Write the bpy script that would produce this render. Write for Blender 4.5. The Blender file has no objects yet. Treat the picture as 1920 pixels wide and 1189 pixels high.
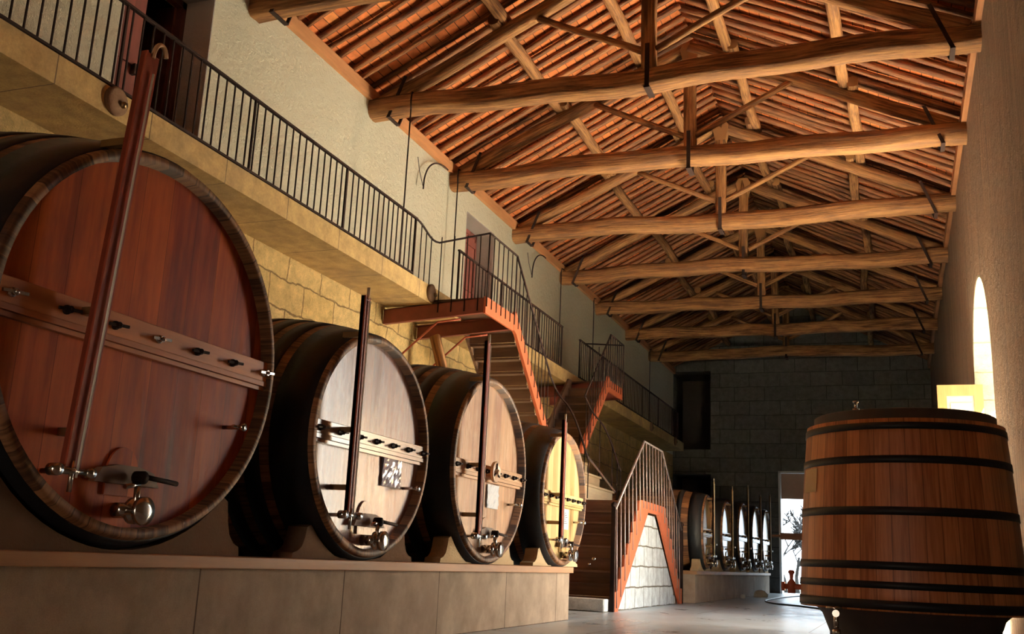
import bpy, math, random
from mathutils import Vector, Matrix
random.seed(7)
C = bpy.context.scene.collection
PI = math.pi
R = random.uniform

# ---------------------------------------------------------------- helpers
class MB:
    """collects shapes in world coordinates"""
    def __init__(s):
        s.v = []; s.f = []; s.uv = []; s.sm = []; s.mi = []
    def face(s, idx, uv=None, smooth=False, mi=0):
        s.f.append(tuple(idx)); s.uv.append(uv or [(0, 0)] * len(idx)); s.sm.append(smooth); s.mi.append(mi)
    def hexa(s, p, mi=0):
        b = len(s.v); s.v += [tuple(q) for q in p]
        for q in ((0, 3, 2, 1), (4, 5, 6, 7), (0, 1, 5, 4), (1, 2, 6, 5), (2, 3, 7, 6), (3, 0, 4, 7)):
            s.face([b + i for i in q], mi=mi)
        return s
    def box(s, x0, x1, y0, y1, z0, z1, mi=0):
        x0, x1 = min(x0, x1), max(x0, x1); y0, y1 = min(y0, y1), max(y0, y1); z0, z1 = min(z0, z1), max(z0, z1)
        return s.hexa([(x0, y0, z0), (x1, y0, z0), (x1, y1, z0), (x0, y1, z0), (x0, y0, z1), (x1, y0, z1), (x1, y1, z1), (x0, y1, z1)], mi)
    def bar(s, a, b, w, h, up=(0, 0, 1), mi=0):
        a = Vector(a); b = Vector(b); d = (b - a).normalized(); u = Vector(up)
        if abs(d.dot(u)) > .98: u = Vector((1, 0, 0))
        r = d.cross(u).normalized() * w / 2; t = r.cross(d).normalized() * h / 2
        return s.hexa([a - r - t, a + r - t, b + r - t, b - r - t, a - r + t, a + r + t, b + r + t, b - r + t], mi)
    def rings(s, rs, closed=True, caps=True, smooth=True, uvs=None, nst=1):
        """rs: list of rings (lists of points)"""
        b = len(s.v); n = len(rs[0])
        for r in rs: s.v += [tuple(p) for p in r]
        for i in range(len(rs) - 1):
            u0, u1 = (uvs[i], uvs[i + 1]) if uvs else (i, i + 1)
            for j in range(n if closed else n - 1):
                k = (j + 1) % n
                v0, v1 = j / n * nst, (j + 1) / n * nst
                s.face([b + i * n + j, b + i * n + k, b + (i + 1) * n + k, b + (i + 1) * n + j],
                       [(u0, v0), (u0, v1), (u1, v1), (u1, v0)], smooth)
        if caps:
            s.face([b + j for j in range(n)][::-1]); s.face([b + (len(rs) - 1) * n + j for j in range(n)])
        return s
    def tube(s, path, r, n=8, caps=True):
        path = [Vector(p) for p in path]; path = [p for i, p in enumerate(path) if i == 0 or (p - path[i - 1]).length > 1e-5]; rs = []; L = 0; us = []
        prev = None
        for i, p in enumerate(path):
            d = (path[min(i + 1, len(path) - 1)] - path[max(i - 1, 0)]).normalized()
            if prev is None:
                u = Vector((0, 0, 1)) if abs(d.z) < .9 else Vector((1, 0, 0))
                prev = d.cross(u).normalized()
            x = (prev - d * prev.dot(d)).normalized(); prev = x; y = d.cross(x)
            rr = r[i] if isinstance(r, (list, tuple)) else r
            rs.append([p + (x * math.cos(a) + y * math.sin(a)) * rr for a in [2 * PI * k / n for k in range(n)]])
            if i: L += (p - path[i - 1]).length
            us.append(L)
        return s.rings(rs, caps=caps, uvs=us, nst=2 * PI * (r if not isinstance(r, (list, tuple)) else r[0]))
    def log(s, a, b, w, h, seg=14, rough=.012, bow=0.0, square=.5, n=12, taper=0, seed=None):
        """hewn or round log from a to b, with wavy outline"""
        rnd = random.Random(seed if seed is not None else random.random())
        a = Vector(a); b = Vector(b); d = (b - a).normalized(); L = (b - a).length
        u = Vector((0, 0, 1)) if abs(d.z) < .9 else Vector((0, 1, 0))
        r = d.cross(u).normalized(); t = r.cross(d).normalized(); rs = []; us = []
        ph = [rnd.uniform(0, 6.28) for _ in range(6)]; am = [rnd.uniform(.5, 1) for _ in range(6)]
        for i in range(seg + 1):
            q = i / seg; x = q * L
            off = r * rough * 1.4 * (am[0] * math.sin(1.1 * x + ph[0]) + .5 * am[1] * math.sin(2.7 * x + ph[1])) \
                + t * (rough * 1.2 * (am[2] * math.sin(.9 * x + ph[2]) + .5 * am[3] * math.sin(3.1 * x + ph[3])) + bow * math.sin(PI * q))
            k = 1 - taper * q; ring = []
            for j in range(n):
                an = 2 * PI * (j + .5) / n; c, sn = math.cos(an), math.sin(an)
                m = max(abs(c), abs(sn)); rad = (1 - square) + square / m
                rad *= 1 + rough * 1.6 * math.sin(3 * an + ph[4] + 1.7 * x) + rnd.uniform(-.5, .5) * rough
                ring.append(a + d * x + off + r * (c * rad * w / 2 * k) + t * (sn * rad * h / 2 * k))
            rs.append(ring); us.append(x)
        return s.rings(rs, uvs=us, nst=2 * (w + h))
    def lathe(s, c, axis, prof, n=48, nst=1, smooth=True, sc=(1, 1), caps=False):
        """prof: list of (pos along axis, radius or (ra, rb)); sc: ellipse scale of the 2 other axes"""
        rs = []; us = []; L = 0
        for i, (p, r) in enumerate(prof):
            ra, rb = r if isinstance(r, tuple) else (r * sc[0], r * sc[1])
            ring = []
            for k in range(n):
                a = 2 * PI * k / n; e, f = ra * math.cos(a), rb * math.sin(a)
                q = {'x': (p, e, f), 'y': (e, p, f), 'z': (e, f, p)}[axis]
                ring.append((c[0] + q[0], c[1] + q[1], c[2] + q[2]))
            rs.append(ring)
            if i: L += math.hypot(p - prof[i - 1][0], (ra - lr))
            lr = ra; us.append(L)
        return s.rings(rs, caps=caps, smooth=smooth, uvs=us, nst=nst)
    def disc(s, x, yc, zc, a, b, n=64, flip=False):
        bs = len(s.v)
        s.v += [(x, yc + a * math.cos(2 * PI * k / n), zc + b * math.sin(2 * PI * k / n)) for k in range(n)]
        idx = list(range(bs, bs + n)); s.face(idx[::-1] if flip else idx); return s
    def prism(s, poly, axis, c0, c1, mi=0):
        """poly: 2-D outline; axis: the extrusion axis"""
        b = len(s.v); n = len(poly)
        def P(u, v, c): return {'x': (c, u, v), 'y': (u, c, v), 'z': (u, v, c)}[axis]
        s.v += [P(u, v, c0) for u, v in poly] + [P(u, v, c1) for u, v in poly]
        s.face([b + i for i in range(n)][::-1], mi=mi); s.face([b + n + i for i in range(n)], mi=mi)
        for i in range(n):
            k = (i + 1) % n; s.face([b + i, b + k, b + n + k, b + n + i], mi=mi)
        return s

def build(name, mb, mat, parent=None, origin=None, bevel=0, smooth_angle=None):
    if origin is None:
        xs = [v[0] for v in mb.v]; ys = [v[1] for v in mb.v]; zs = [v[2] for v in mb.v]
        origin = ((min(xs) + max(xs)) / 2, (min(ys) + max(ys)) / 2, min(zs))
    ox, oy, oz = origin
    me = bpy.data.meshes.new(name)
    me.from_pydata([(x - ox, y - oy, z - oz) for x, y, z in mb.v], [], mb.f)
    uvl = me.uv_layers.new(name='UVMap'); flat = [c for f in mb.uv for uv in f for c in uv]
    uvl.data.foreach_set('uv', flat)
    me.polygons.foreach_set('use_smooth', mb.sm)
    me.polygons.foreach_set('material_index', mb.mi)
    for m in (mat if isinstance(mat, (list, tuple)) else [mat]): me.materials.append(m)
    import bmesh
    bm = bmesh.new(); bm.from_mesh(me); bmesh.ops.recalc_face_normals(bm, faces=bm.faces); bm.to_mesh(me); bm.free()
    o = bpy.data.objects.new(name, me); C.objects.link(o)
    o.location = origin
    if parent is not None:
        o.parent = parent; o.location = Vector(origin) - world(parent)
    if bevel:
        b = o.modifiers.new('bevel', 'BEVEL'); b.width = bevel; b.segments = 2; b.limit_method = 'ANGLE'
    return o
def world(o):
    l = Vector(o.location)
    while o.parent: o = o.parent; l += o.location
    return l
def tag(o, label=None, cat=None, group=None, kind=None):
    if label: o['label'] = label
    if cat: o['category'] = cat
    if group: o['group'] = group
    if kind: o['kind'] = kind
    return o
def thing(name, loc, label, cat, group=None):
    o = bpy.data.objects.new(name, None); o.empty_display_size = .1; C.objects.link(o); o.location = loc
    return tag(o, label, cat, group)
def struct(o): o['kind'] = 'structure'; return o
def copy_part(o, parent, shift):
    c = o.copy(); C.objects.link(c); c.parent = parent; c.location = Vector(o.location) + Vector(shift); return c
def bez(p0, p1, p2, p3, n=10):
    p0, p1, p2, p3 = map(Vector, (p0, p1, p2, p3)); out = []
    for i in range(n + 1):
        t = i / n; out.append((1 - t) ** 3 * p0 + 3 * (1 - t) ** 2 * t * p1 + 3 * (1 - t) * t * t * p2 + t ** 3 * p3)
    return out

# ---------------------------------------------------------------- materials
class NT:
    def __init__(s, name):
        s.m = bpy.data.materials.new(name); s.m.use_nodes = True; s.t = s.m.node_tree; s.t.nodes.clear()
        s.out = s.n('ShaderNodeOutputMaterial'); s.b = s.n('ShaderNodeBsdfPrincipled'); s.l(s.b.outputs[0], s.out.inputs[0])
        s.tc = s.n('ShaderNodeTexCoord')
    def n(s, k, **a):
        x = s.t.nodes.new(k)
        for p, v in a.items(): setattr(x, p, v)
        return x
    def l(s, a, b): s.t.links.new(a, b)
    def geo(s): return s.n('ShaderNodeNewGeometry').outputs['Position']
    def map(s, src, scale=(1, 1, 1), rot=(0, 0, 0), loc=(0, 0, 0)):
        m = s.n('ShaderNodeMapping'); s.l(src, m.inputs[0]); m.inputs['Scale'].default_value = scale; m.inputs['Rotation'].default_value = rot; m.inputs['Location'].default_value = loc
        return m.outputs[0]
    def noise(s, v, scale, detail=4, rough=.6):
        n = s.n('ShaderNodeTexNoise'); s.l(v, n.inputs['Vector']); n.inputs['Scale'].default_value = scale; n.inputs['Detail'].default_value = detail; n.inputs['Roughness'].default_value = rough
        return n.outputs['Fac']
    def ramp(s, f, stops):
        r = s.n('ShaderNodeValToRGB'); s.l(f, r.inputs[0]); e = r.color_ramp.elements
        while len(e) > 1: e.remove(e[0])
        e[0].position, e[0].color = stops[0][0], col(stops[0][1])
        for p, c in stops[1:]: q = e.new(p); q.color = col(c)
        return r.outputs[0]
    def mix(s, f, a, b, mode='MIX'):
        m = s.n('ShaderNodeMix', data_type='RGBA', blend_type=mode)
        for sock, v in ((m.inputs[0], f), (m.inputs[6], a), (m.inputs[7], b)):
            if isinstance(v, bpy.types.NodeSocket): s.l(v, sock)
            elif isinstance(v, (int, float)): sock.default_value = v if sock == m.inputs[0] else (v, v, v, 1)
            else: sock.default_value = col(v)
        return m.outputs[2]
    def math(s, op, a, b=0.0, c=0.0):
        m = s.n('ShaderNodeMath', operation=op)
        for i, v in enumerate((a, b, c)):
            if isinstance(v, bpy.types.NodeSocket): s.l(v, m.inputs[i])
            else: m.inputs[i].default_value = v
        return m.outputs[0]
    def sep(s, v): x = s.n('ShaderNodeSeparateXYZ'); s.l(v, x.inputs[0]); return x.outputs
    def comb(s, x, y, z):
        c = s.n('ShaderNodeCombineXYZ')
        for i, v in enumerate((x, y, z)):
            if isinstance(v, bpy.types.NodeSocket): s.l(v, c.inputs[i])
            else: c.inputs[i].default_value = v
        return c.outputs[0]
    def bump(s, h, strength=.4, dist=.02, prev=None):
        b = s.n('ShaderNodeBump'); s.l(h, b.inputs['Height']); b.inputs['Strength'].default_value = strength; b.inputs['Distance'].default_value = dist
        if prev is not None: s.l(prev, b.inputs['Normal'])
        return b.outputs[0]
    def done(s, color, rough=.7, normal=None, metal=0, spec=None, coat=0, coat_rough=.2):
        if isinstance(color, bpy.types.NodeSocket): s.l(color, s.b.inputs['Base Color'])
        else: s.b.inputs['Base Color'].default_value = col(color)
        if isinstance(rough, bpy.types.NodeSocket): s.l(rough, s.b.inputs['Roughness'])
        else: s.b.inputs['Roughness'].default_value = rough
        if normal is not None: s.l(normal, s.b.inputs['Normal'])
        s.b.inputs['Metallic'].default_value = metal
        if spec is not None: s.b.inputs['Specular IOR Level'].default_value = spec
        s.b.inputs['Coat Weight'].default_value = coat; s.b.inputs['Coat Roughness'].default_value = coat_rough
        return s.m
def col(c): return (c[0], c[1], c[2], 1) if len(c) == 3 else c

def m_plain(name, c, rough=.5, metal=0, noise=0.0, scale=20, bump=0.0, spec=None):
    t = NT(name)
    if noise:
        f = t.noise(t.geo(), scale, 5); c2 = t.mix(f, tuple(x * (1 - noise) for x in c), tuple(min(1, x * (1 + noise)) for x in c))
        return t.done(c2, rough, t.bump(f, bump, .01) if bump else None, metal, spec)
    return t.done(c, rough, None, metal, spec)
def m_timber(name, dark, light, rough=.8, seam=False, bump=.5):
    """grain runs along UV u; tone differs from log to log"""
    t = NT(name); uv = t.tc.outputs['UV']; oi = t.n('ShaderNodeObjectInfo').outputs['Random']
    sx = t.sep(uv); v = t.comb(t.math('MULTIPLY', sx[0], 1.1), t.math('MULTIPLY', sx[1], 16), t.math('MULTIPLY', oi, 37))
    g = t.noise(v, 1.6, 6, .65); big = t.noise(t.comb(t.math('MULTIPLY', sx[0], .9), t.math('MULTIPLY', sx[1], 3), t.math('MULTIPLY', oi, 91)), 1.3, 3)
    f = t.math('ADD', t.math('MULTIPLY', g, .65), t.math('MULTIPLY', big, .4))
    c = t.ramp(f, [(.33, tuple(x * .45 for x in dark)), (.45, dark), (.62, light), (.78, tuple(min(1, x * 1.25) for x in light))])
    c = t.mix(t.math('MULTIPLY', oi, .35), c, dark)
    return t.done(c, rough, t.bump(g, bump, .02), spec=.25)
def m_wood_axis(name, axis, dark, light, rough=.7, plank=0, paxis=1, coat=0, seam=.5, stain=None, sheen=None, spec=.4):
    """sawn boards: grain along axis, plank divisions every `plank` m along paxis (object coordinates)"""
    t = NT(name); o = t.tc.outputs['Object']; oi = t.n('ShaderNodeObjectInfo').outputs['Random']
    sc = [14, 14, 14]; sc[axis] = .8
    if plank:
        q = t.math('DIVIDE', t.math('ADD', t.sep(o)[paxis], 50.0), plank); fl = t.math('FLOOR', q); fr = t.math('FRACT', q)
        wn = t.n('ShaderNodeTexWhiteNoise', noise_dimensions='1D'); t.l(t.math('ADD', fl, t.math('MULTIPLY', oi, 9)), wn.inputs['W']); rnd = wn.outputs['Value']
        ed = t.math('LESS_THAN', t.math('MINIMUM', fr, t.math('SUBTRACT', 1.0, fr)), .012)
    else: rnd = oi; ed = None
    g = t.noise(t.map(o, tuple(sc), loc=(0, 0, 0)), 1.3, 6, .62)
    v2 = t.n('ShaderNodeVectorMath', operation='ADD'); t.l(o, v2.inputs[0]); t.l(t.comb(t.math('MULTIPLY', rnd, 13), 0, t.math('MULTIPLY', rnd, 7)), v2.inputs[1])
    sc2 = [3.5, 3.5, 3.5]; sc2[axis] = 1.0
    big = t.noise(t.map(v2.outputs[0], tuple(sc2)), 1.0, 4)
    f = t.math('ADD', t.math('ADD', t.math('MULTIPLY', g, .45), t.math('MULTIPLY', big, .55)), t.math('MULTIPLY', t.math('SUBTRACT', rnd, .35), .30))
    c = t.ramp(f, [(.3, tuple(x * .5 for x in dark)), (.42, dark), (.66, light), (.85, tuple(min(1, x * 1.3) for x in light))])
    if stain: 
        sf = t.ramp(t.noise(t.map(o, (2, 2, 2) if axis != 2 else (5, 5, .9)), 1, 5), [(.5, (0, 0, 0)), (.68, (1, 1, 1))])
        c = t.mix(t.math('MULTIPLY', sf, .6), c, stain)
    if sheen:  # whitish streaks paint the arch's reflection into the head colour
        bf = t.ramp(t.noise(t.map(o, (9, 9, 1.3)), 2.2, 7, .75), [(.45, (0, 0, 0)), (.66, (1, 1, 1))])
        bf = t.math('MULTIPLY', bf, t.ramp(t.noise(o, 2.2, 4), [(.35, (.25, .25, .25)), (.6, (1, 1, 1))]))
        c = t.mix(t.math('MULTIPLY', bf, .75), c, sheen)
    if ed is not None: c = t.mix(t.math('MULTIPLY', ed, seam), c, tuple(x * .25 for x in dark))
    rr = t.math('ADD', rough, t.math('MULTIPLY', t.math('SUBTRACT', g, .5), .35))
    return t.done(c, rr, t.bump(g, .18, .01), coat=coat, coat_rough=.12, spec=spec)
def m_stave(name, dark, light, nst_seam=True, rough=.6, ugrain=1.0):
    """barrel staves: UV v counts the staves, u runs along them"""
    t = NT(name); s = t.sep(t.tc.outputs['UV']); fl = t.math('FLOOR', s[1]); fr = t.math('FRACT', s[1])
    oi = t.n('ShaderNodeObjectInfo').outputs['Random']
    wn = t.n('ShaderNodeTexWhiteNoise', noise_dimensions='1D'); t.l(t.math('ADD', fl, t.math('MULTIPLY', oi, 99)), wn.inputs['W'])
    g = t.noise(t.comb(t.math('MULTIPLY', s[0], 1.5 * ugrain), t.math('MULTIPLY', s[1], 3.5), t.math('MULTIPLY', oi, 9)), 1.6, 6)
    f = t.math('ADD', t.math('MULTIPLY', g, .7), t.math('MULTIPLY', wn.outputs['Value'], .3))
    c = t.ramp(f, [(.25, tuple(x * .5 for x in dark)), (.42, dark), (.62, light), (.8, tuple(min(1, x * 1.25) for x in light))])
    ed = t.math('LESS_THAN', t.math('MINIMUM', fr, t.math('SUBTRACT', 1.0, fr)), .03)
    c = t.mix(t.math('MULTIPLY', ed, .6), c, tuple(x * .2 for x in dark))
    return t.done(c, rough, t.bump(t.math('SUBTRACT', g, ed), .25, .01), spec=.4)
def m_brick(name, axes, c1, c2, mortar, bw, bh, msize=.01, squash=0, rough=.85, bump=.6, noise_scale=6, offset=.5, warp=.03, fine=45, stain=None, nbump=.35):
    t = NT(name); s = t.sep(t.geo()); wv = t.noise(t.geo(), 2.2, 3)
    w = t.math('MULTIPLY', t.math('SUBTRACT', wv, .5), warp)
    vec = t.comb(t.math('ADD', s[axes[0]], w), t.math('ADD', s[axes[1]], w), 0)
    b = t.n('ShaderNodeTexBrick', offset=offset); t.l(vec, b.inputs['Vector'])
    b.inputs['Color1'].default_value = col(c1); b.inputs['Color2'].default_value = col(c2); b.inputs['Mortar'].default_value = col(mortar)
    b.inputs['Scale'].default_value = 1; b.inputs['Mortar Size'].default_value = msize; b.inputs['Mortar Smooth'].default_value = .3
    b.inputs['Brick Width'].default_value = bw; b.inputs['Row Height'].default_value = bh; b.inputs['Bias'].default_value = 0
    n1 = t.noise(t.geo(), noise_scale, 6, .65); n2 = t.noise(t.geo(), fine, 4, .7)
    c = t.mix(.75, b.outputs['Color'], t.ramp(n1, [(.3, (.62, .6, .58)), (.7, (1.25, 1.25, 1.25))]), 'MULTIPLY')
    c = t.mix(.5, c, t.ramp(n2, [(.3, (.7, .7, .7)), (.7, (1.2, 1.2, 1.2))]), 'MULTIPLY')
    if stain:
        c = t.mix(t.math('MULTIPLY', t.ramp(t.noise(t.geo(), .9, 5), [(.48, (0, 0, 0)), (.7, (1, 1, 1))]), .6), c, stain)
    h = t.math('ADD', t.math('MULTIPLY', b.outputs['Fac'], -1.0), t.math('MULTIPLY', t.math('ADD', n1, n2), nbump))
    return t.done(c, rough, t.bump(h, bump, .03), spec=.2)
def m_rough_plaster(name, base, dark, bump=.9, scale=14, streak=None):
    t = NT(name); p = t.geo()
    n1 = t.noise(p, scale, 6, .65); n2 = t.noise(p, .7, 5); n3 = t.noise(p, 55, 3)
    c = t.mix(t.ramp(n2, [(.35, (0, 0, 0)), (.75, (.7, .7, .7))]), base, dark)
    if streak:
        st = t.noise(t.map(p, (5, 5, .35)), 1.3, 6, .7); c = t.mix(t.ramp(st, [(.42, (0, 0, 0)), (.7, (1, 1, 1))]), c, streak)
    h = t.math('ADD', n1, t.math('MULTIPLY', n3, .35))
    return t.done(c, .95, t.bump(h, bump, .05), spec=.1)

M = {}
M['plaster'] = m_rough_plaster('cream_lime_plaster', (.88, .84, .64), (.80, .74, .53), 1.0, 12)
M['plaster_grey'] = m_rough_plaster('grey_lime_plaster', (.50, .44, .39), (.40, .35, .31), .4)
M['wall_right'] = m_rough_plaster('streaked_brown_plaster', (.22, .15, .105), (.15, .105, .08), .9, 9, streak=(.32, .21, .14))
M['stone_amber'] = m_brick('amber_granite_blocks', (1, 2), (.74, .49, .18), (.80, .56, .24), (.34, .21, .09), .78, .40, .012, bump=1.0, warp=.16, nbump=1.1)
M['stone_slab'] = m_brick('balcony_slab_stone', (1, 0), (.60, .41, .17), (.52, .35, .15), (.20, .13, .07), 1.15, 8.0, .008, offset=0, bump=.4, warp=.01, stain=(.24, .17, .11))
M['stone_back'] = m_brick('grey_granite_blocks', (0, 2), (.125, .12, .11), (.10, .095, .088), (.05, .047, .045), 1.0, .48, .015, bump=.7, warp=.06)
M['stone_white'] = m_brick('whitewashed_blocks', (1, 2), (.82, .84, .82), (.76, .79, .78), (.20, .17, .13), .62, .33, .014, bump=.6, warp=.05)
M['granite'] = m_brick('speckled_granite_plinth', (1, 2), (.48, .38, .28), (.45, .35, .26), (.12, .08, .06), 1.66, 4.0, .008, offset=0, bump=.25, noise_scale=3, fine=120, warp=.004, stain=(.36, .25, .18))
M['tiles'] = None
def m_tiles(name, sign):
    t = NT(name); s = t.sep(t.geo()); b = t.n('ShaderNodeTexBrick', offset=.0)
    t.l(t.comb(s[0], s[1], 0), b.inputs['Vector'])
    b.inputs['Color1'].default_value = (.78, .23, .07, 1); b.inputs['Color2'].default_value = (.62, .19, .065, 1); b.inputs['Mortar'].default_value = (.10, .035, .015, 1)
    b.inputs['Scale'].default_value = 1; b.inputs['Mortar Size'].default_value = .006; b.inputs['Brick Width'].default_value = .15; b.inputs['Row Height'].default_value = .305; b.inputs['Bias'].default_value = 0
    cell = t.comb(t.math('FLOOR', t.math('DIVIDE', s[0], .15)), t.math('FLOOR', t.math('DIVIDE', s[1], .305)), 0)
    wn = t.n('ShaderNodeTexWhiteNoise', noise_dimensions='2D'); t.l(cell, wn.inputs['Vector'])
    c = t.mix(.9, b.outputs['Color'], t.ramp(wn.outputs['Value'], [(0, (.55, .6, .62)), (.5, (1, 1, 1)), (.9, (1.25, 1.3, 1.35)), (1, (1.35, 1.7, 1.7))]), 'MULTIPLY')
    c = t.mix(.7, c, t.ramp(t.noise(t.geo(), 7, 5), [(.3, (.5, .5, .5)), (.65, (1.2, 1.2, 1.2))]), 'MULTIPLY')
    return t.done(c, .85, t.bump(b.outputs['Fac'], -.6, .02), spec=.15)
M['tiles'] = m_tiles('terracotta_soffit_tiles', 1)
M['beam'] = m_timber('hewn_beam_timber', (.13, .055, .022), (.48, .235, .09), bump=1.0)
M['rafter'] = m_timber('rafter_log_timber', (.07, .026, .012), (.28, .115, .045), bump=.6)
M['plate'] = m_wood_axis('wall_plate_timber', 1, (.36, .15, .06), (.56, .26, .11))
M['stave_dark'] = m_stave('dark_barrel_staves', (.09, .038, .018), (.30, .145, .062))
M['stave_mid'] = m_stave('upright_vat_staves', (.36, .125, .045), (.54, .22, .085), rough=.42)
M['hoop'] = m_plain('black_iron_hoop', (.010, .011, .014), .5, 0, .4, 30, .15, spec=.3)
M['rail_pale'] = m_plain('worn_steel_rail', (.34, .26, .24), .4, .3)
M['iron'] = m_plain('dark_iron', (.022, .011, .009), .75, 0, .3, 40, spec=.12)
M['chrome'] = m_plain('polished_steel', (.62, .60, .57), .2, 1)
M['brass'] = m_plain('aged_brass', (.30, .20, .10), .35, .9)
M['channel_shade'] = m_plain('shaded_red_channel', (.20, .04, .025), .55, 0, .3, 8)  # landing paint darkened to carry the shade on its channels
M['boardred'] = m_plain('dark_red_board_paint', (.36, .07, .035), .5, 0, .3, 8)
M['redpaint'] = m_plain('red_oxide_paint', (.42, .085, .04), .45, 0, .25, 8)
M['orangepaint'] = m_plain('orange_red_painted_steel', (.62, .15, .06), .55, 0, .25, 6)
M['darkred'] = m_wood_axis('oxblood_painted_boards', 2, (.085, .02, .015), (.15, .04, .03), .65, plank=.17, paxis=1)
M['glass'] = m_plain('milky_gauge_tube', (.85, .83, .78), .15)
M['paper'] = m_plain('white_paper', (.86, .88, .90), .5)
M['white_cloth'] = m_plain('white_cloth', (.85, .87, .9), .7)
M['copper'] = m_plain('pale_hose_rubber', (.62, .40, .24), .4)
M['black'] = m_plain('black_void_paint', (.012, .012, .014), .9)
M['saddle'] = m_rough_plaster('cream_stone_saddle', (.66, .50, .30), (.5, .36, .2), .3, 25)
M['saddle_dark'] = m_rough_plaster('dark_brown_saddle', (.22, .13, .08), (.13, .08, .05), .3, 25)  # darker brown, for the first two barrels and the spouts
M['board'] = m_wood_axis('plinth_edge_board', 1, (.17, .07, .035), (.44, .23, .11), .55)
M['tread'] = m_wood_axis('dark_stair_boards', 0, (.10, .05, .03), (.20, .11, .065), .6)
M['tread_light'] = m_wood_axis('pale_stair_boards', 1, (.62, .40, .20), (.86, .64, .38), .6)
M['leafwood'] = m_wood_axis('varnished_door_wood', 2, (.26, .10, .03), (.42, .19, .065), .45)
M['leafpanel'] = m_plain('cream_door_panel', (.55, .45, .34), .5)
M['bark'] = m_plain('grey_bark', (.035, .03, .028), .9, 0, .3)
M['grass'] = m_plain('dry_grass', (.22, .22, .17), .95, 0, .4, 3)
M['hose'] = m_plain('dark_hose', (.03, .05, .06), .4)
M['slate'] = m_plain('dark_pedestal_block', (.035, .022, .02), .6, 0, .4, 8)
def m_floor():
    t = NT('worn_stone_floor'); p = t.geo(); s = t.sep(p)
    b = t.n('ShaderNodeTexBrick', offset=.35); t.l(t.map(p, (1, 1, 1)), b.inputs['Vector'])
    b.inputs['Color1'].default_value = (.46, .53, .58, 1); b.inputs['Color2'].default_value = (.53, .60, .64, 1); b.inputs['Mortar'].default_value = (.14, .12, .11, 1)
    b.inputs['Scale'].default_value = 1; b.inputs['Mortar Size'].default_value = .008; b.inputs['Brick Width'].default_value = 2.9; b.inputs['Row Height'].default_value = 3.2
    n = t.noise(t.map(p, (1, .6, 1)), 1.4, 7, .7); n2 = t.noise(p, 22, 4)
    c = t.mix(.7, b.outputs['Color'], t.ramp(n, [(.3, (.55, .50, .46)), (.65, (1.25, 1.25, 1.25))]), 'MULTIPLY')
    r = t.math('ADD', .12, t.math('MULTIPLY', n, .4))
    return t.done(c, r, t.bump(t.math('ADD', n, t.math('MULTIPLY', n2, .35)), .35, .02), spec=.5)
M['floor'] = m_floor()
HEADS = {
    'v1': m_wood_axis('oxblood_varnished_head', 2, (.28, .042, .018), (.58, .13, .036), .5, plank=.235, coat=.0, spec=.18, stain=(.15, .03, .028)),
    'v2': m_wood_axis('wine_stained_head', 2, (.24, .10, .075), (.46, .24, .17), .36, plank=.17, coat=.22, stain=(.26, .07, .07), sheen=(.68, .56, .50)),
    'v3': m_wood_axis('tan_varnished_head', 2, (.43, .21, .10), (.66, .38, .20), .38, plank=.19, coat=.2, stain=(.40, .17, .10), sheen=(.78, .56, .36)),
    'v4': m_wood_axis('honey_varnished_head', 2, (.60, .37, .14), (.82, .58, .26), .38, plank=.18, coat=.35),
    'v5': m_wood_axis('pale_varnished_head', 2, (.66, .46, .20), (.88, .68, .36), .36, plank=.18, coat=.5),
}
BARS = {
    'v1': m_wood_axis('russet_crossbar', 1, (.46, .14, .045), (.66, .24, .08), .45, coat=.1),
    'v2': m_wood_axis('grey_brown_crossbar', 1, (.42, .26, .18), (.66, .46, .34), .3, coat=.4),
    'v3': m_wood_axis('tan_crossbar', 1, (.56, .30, .16), (.80, .50, .28), .35, coat=.3),
    'v4': m_wood_axis('honey_crossbar', 1, (.68, .46, .18), (.90, .68, .32), .35, coat=.3),
}
BARS['v5'] = BARS['v4']

# ---------------------------------------------------------------- setting
XL, XR, YB, Y0 = -7.1, 1.2, 34.5, -5.0
RX, RZ, SL = -2.95, 9.45, .5            # ridge x, underside of rafters at the ridge, roof slope
def roofz(x): return RZ - SL * abs(x - RX)

fl = MB().box(-8.2, 3.6, Y0 - 1, 36.2, -.3, 0)
struct(build('floor', fl, M['floor'], origin=(0, 0, 0)))

def wall_yz(name, x0, x1, ya, yb, z0, z1, holes, mat, mats=None, matf=None):
    """wall in a constant-x plane made of boxes around rectangular holes (y0,y1,z0,z1)"""
    mb = MB(); ys = sorted({ya, yb} | {h[0] for h in holes} | {h[1] for h in holes}); zs = sorted({z0, z1, 4.4} | {h[2] for h in holes} | {h[3] for h in holes})
    for i in range(len(ys) - 1):
        for j in range(len(zs) - 1):
            cy, cz = (ys[i] + ys[i + 1]) / 2, (zs[j] + zs[j + 1]) / 2
            if any(h[0] < cy < h[1] and h[2] < cz < h[3] for h in holes): continue
            mb.box(x0, x1, ys[i], ys[i + 1], zs[j], zs[j + 1], mi=1 if (mats and cz < 4.4) else 0)
    return struct(build(name, mb, mats or mat, origin=(x0, ya, z0)))
wall_yz('wall_left', XL - .6, XL, Y0, YB, 0, 7.32, [(7.17, 8.52, 4.5, 6.8), (15.98, 17.35, 4.5, 6.8)], None, [M['plaster'], M['stone_amber']])
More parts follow.
